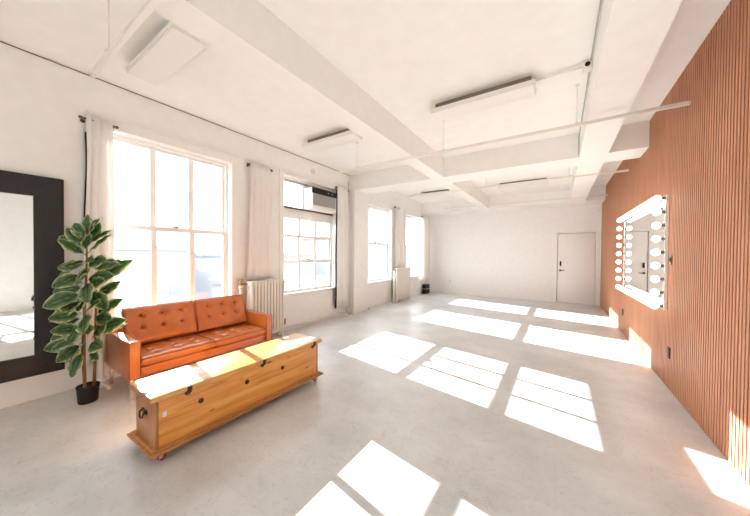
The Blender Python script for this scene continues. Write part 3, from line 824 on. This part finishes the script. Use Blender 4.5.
# ------------------------------------------------------------------ suspended rails
def rail(label, x0, x1, y, z, rods):
    r = thing('hanging_rail', label, 'rail', ((x0+x1)/2, y, z))
    MB().box(x0, x1, y-.017, y+.017, z-.017, z+.017).build('tube', M['cream'], r, bevel=.003)
    for x in rods:
        k = MB(); k.tube([(x, y, z+.015), (x, y, CE)], .0045, 8); k.lathe((x, y, CE-.012), [(.02, 0), (.02, .012)], 14)
        k.box(x-.012, x+.012, y-.02, y+.02, z+.014, z+.03)
        k.build('hanger_rod', M['cream'], r)
    return r
rail('suspended cream rail closest to the big framed mirror', -3.13, 1.6, .64, 2.805, (-2.71, -1.2, -.1, 1.2))
rail('suspended cream rail hanging before the cross beam', -3.15, .98, 3.708, 2.805, (-2.805, -1.33, .141))
rail('suspended cream rail just beyond the cross beam', -3.15, .975, 6.35, 2.866, (-2.80, -1.33, .141))
rail('suspended cream rail deepest in the room near the end wall', -3.15, .975, 8.76, 2.884, (-2.80, -1.33, .141))
# conduit from the middle light to the beam, with its box
cdt = thing('conduit', 'thin white conduit and junction box between middle ceiling light and beam', 'conduit', (.0, 3.33, CE))
MB().tube([(-.22, 3.33, CE-.03), (.20, 3.33, CE-.03)], .012, 10).build('pipe', M['cream'], cdt, smooth=True)
MB().box(.165, .238, 3.29, 3.37, CE-.075, CE).build('junction_box', M['cream'], cdt, bevel=.004)
MB().lathe((.20, 3.288, CE-.035), [(.022, 0), (.022, .004)], 14, 'Y').build('knockout', M['black'], cdt)
cb = MB(); cb.tube([(.225, -2.9, CE-.012), (.225, 3.29, CE-.012)], .006, 8); cb.tube([(.225, 3.37, CE-.012), (.226, 4.0, CE-.03), (.228, 5.16, CE-.05), (.228, 5.165, BE+.03)], .006, 8)
tag(cb.build('cable', M['grey'], org=(.225, 2, CE)), 'grey cable along the top corner of the ceiling beam near the slats', 'cable')
cj = thing('conduit', 'thin white conduit and box under the far beam beyond the cross beam', 'conduit', (.0, 6.6, CE))
MB().tube([(-.22, 7.78, CE-.03), (.17, 7.78, CE-.03)], .012, 10).build('pipe', M['cream'], cj, smooth=True)
MB().box(.165, .238, 7.74, 7.82, CE-.075, CE).build('junction_box', M['cream'], cj, bevel=.004)

# ------------------------------------------------------------------ vanity mirror with bulbs
vm = thing('vanity_mirror', 'lit dressing-room mirror rimmed with round white bulbs on the slatted wall', 'mirror', (XR, 5.47, .83))
vy0, vy1, vz0, vz1 = 4.29, 6.64, .82, 2.08
MB().box(XR-.022, XR, vy0, vy1, vz0, vz1).build('backboard', M['white'], vm, bevel=.003)
MB().box(XR-.026, XR-.022, vy0+.07, vy1-.07, vz0+.07, vz1-.07).build('mirror_glass', M['mirror'], vm)
f = MB()
for a, b, c, d in ((vy0, vy1, vz0, vz0+.07), (vy0, vy1, vz1-.07, vz1), (vy0, vy0+.07, vz0+.07, vz1-.07), (vy1-.07, vy1, vz0+.07, vz1-.07)):
    f.box(XR-.030, XR-.0215, a, b, c, d)
f.build('bulb_rail', M['mirror'], vm, bevel=.002)
def bulb_proto(y, z):
    s = MB().lathe((XR-.030, y, z), [(.024, 0), (.024, -.005), (.015, -.008), (.015, -.028), (.013, -.03)], 16, 'X').build('socket', M['bronze'], vm)
    b = MB().lathe((XR-.056, y, z), [(.013, 0), (.016, -.004), (.028, -.013), (.036, -.026), (.038, -.038), (.036, -.050), (.028, -.062), (.016, -.070), (.004, -.073)], 20, 'X')
    return s, b.build('bulb', M['bulb'], s, smooth=True)
zs = [vz0+.035 + (vz1-vz0-.07)*i/8 for i in range(9)]
ny = 17
ys = [vy0+.035 + (vy1-vy0-.07)*i/(ny-1) for i in range(ny)]
spots = [(y, z) for y in (ys[0], ys[-1]) for z in zs] + [(y, z) for z in (zs[0], zs[-1]) for y in ys[1:-1]]
s0, b0 = bulb_proto(*spots[0])
for y, z in spots[1:]:
    s = s0.copy(); COL.objects.link(s); s.parent = vm; s.location = (0, y-spots[0][0], z-spots[0][1])
    b = b0.copy(); COL.objects.link(b); b.parent = s

# ------------------------------------------------------------------ the town outside
def building(label, x0, x1, y0, y1, z1, mat, floors, cols):
    r = thing('building', label, 'building', ((x0+x1)/2, (y0+y1)/2, -14))
    MB().box(x0, x1, y0, y1, -14, z1).build('wall', M[mat], r)
    MB().box(x0-.3, x1+.3, y0-.3, y1+.3, z1, z1+.5).build('roof', M['roof'], r)
    for i in range(floors):
        z = z1-1.0-i*3.2
        for j in range(cols):
            ya = y0 + (y1-y0)*(j+.25)/cols; yb = y0 + (y1-y0)*(j+.75)/cols
            MB().box(x1-.05, x1+.04, ya, yb, z-1.6, z).build('window', M['facw'], r)
    return r
building('long pale blue building seen low through the window behind the loveseat', -52, -40, 3, 17, 1.6, 'fac1', 2, 5)
building('rose building seen through the lower panes behind the loveseat', -36, -28, -2, 9.5, -1.3, 'fac2', 1, 4)
building('grey building seen through the window beside the radiator', -46, -36, 20, 36, .9, 'fac3', 2, 5)
building('low rose building below the grey one outside the middle window', -34, -26, 17, 29, -2.2, 'fac2', 1, 4)
building('tall blue grey building seen through the far windows', -44, -34, 40, 62, 4.2, 'fac1', 3, 5)
building('wide grey building seen through the far corner window', -40, -28, 64, 92, 3.0, 'fac3', 2, 6)
struct(MB().box(-140, -4.6, -80, 160, -14.4, -14).build('street_ground', M['street']))

# ------------------------------------------------------------------ light
S = Vector((2.2, -.378, -1))
sun = bpy.data.lights.new('sun', 'SUN'); sun.energy = 11.5; sun.angle = math.radians(.3); sun.color = (1, .975, .945)
so_ = bpy.data.objects.new('sun', sun); COL.objects.link(so_)
so_.rotation_euler = S.to_track_quat('-Z', 'Y').to_euler(); so_.location = (-20, 4, 12)
wd = bpy.data.worlds.new('sky'); sc.world = wd; wd.use_nodes = True
nt = wd.node_tree; bg = nt.nodes['Background']
tc = nt.nodes.new('ShaderNodeTexCoord'); sp = nt.nodes.new('ShaderNodeSeparateXYZ')
nt.links.new(tc.outputs['Generated'], sp.inputs['Vector'])
rp = nt.nodes.new('ShaderNodeValToRGB')
e = rp.color_ramp.elements
e[0].position = 0; e[0].color = (.93, .96, 1, 1); e[1].position = 1; e[1].color = (.88, .95, 1, 1)
nt.links.new(sp.outputs['Z'], rp.inputs['Fac']); nt.links.new(rp.outputs['Color'], bg.inputs['Color'])
bg.inputs['Strength'].default_value = 2.2
def portal(loc, sx, sy, direction):
    l = bpy.data.lights.new('portal', 'AREA'); l.shape = 'RECTANGLE'; l.size = sx; l.size_y = sy
    l.cycles.is_portal = True
    o = bpy.data.objects.new('portal', l); COL.objects.link(o); o.location = loc
    o.rotation_euler = Vector(direction).to_track_quat('-Z', 'Z').to_euler()
for y0, y1, z0, z1 in wins:
    portal((WO-.01, (y0+y1)/2, (z0+z1)/2), y1-y0, z1-z0, (1, 0, 0))

# ------------------------------------------------------------------ camera
f_px, yaw, pitch, roll = 279.94, .5801, -.0138, -.0095
F = Vector((-math.sin(yaw)*math.cos(pitch), math.cos(yaw)*math.cos(pitch), math.sin(pitch)))
R = Vector((math.cos(yaw), math.sin(yaw), 0)); U = R.cross(F)
R2 = R*math.cos(roll) - U*math.sin(roll); U2 = U*math.cos(roll) + R*math.sin(roll)
cam = bpy.data.cameras.new('camera'); cam.sensor_width = 36; cam.lens = f_px/750*36; cam.clip_start = .05; cam.clip_end = 500
co = bpy.data.objects.new('camera', cam); COL.objects.link(co)
mw = Matrix((R2, U2, -F)).transposed().to_4x4(); mw.translation = Vector((0, 0, 1.4)); co.matrix_world = mw
sc.camera = co

for o in bpy.data.objects:
    if '_org' in o: del o['_org']
vs = sc.view_settings
vs.view_transform = 'Standard'; vs.look = 'None'; vs.gamma = 1; vs.use_curve_mapping = False
vs.exposure = 1.70
sc.cycles.max_bounces = 14; sc.cycles.diffuse_bounces = 9; sc.cycles.transparent_max_bounces = 24
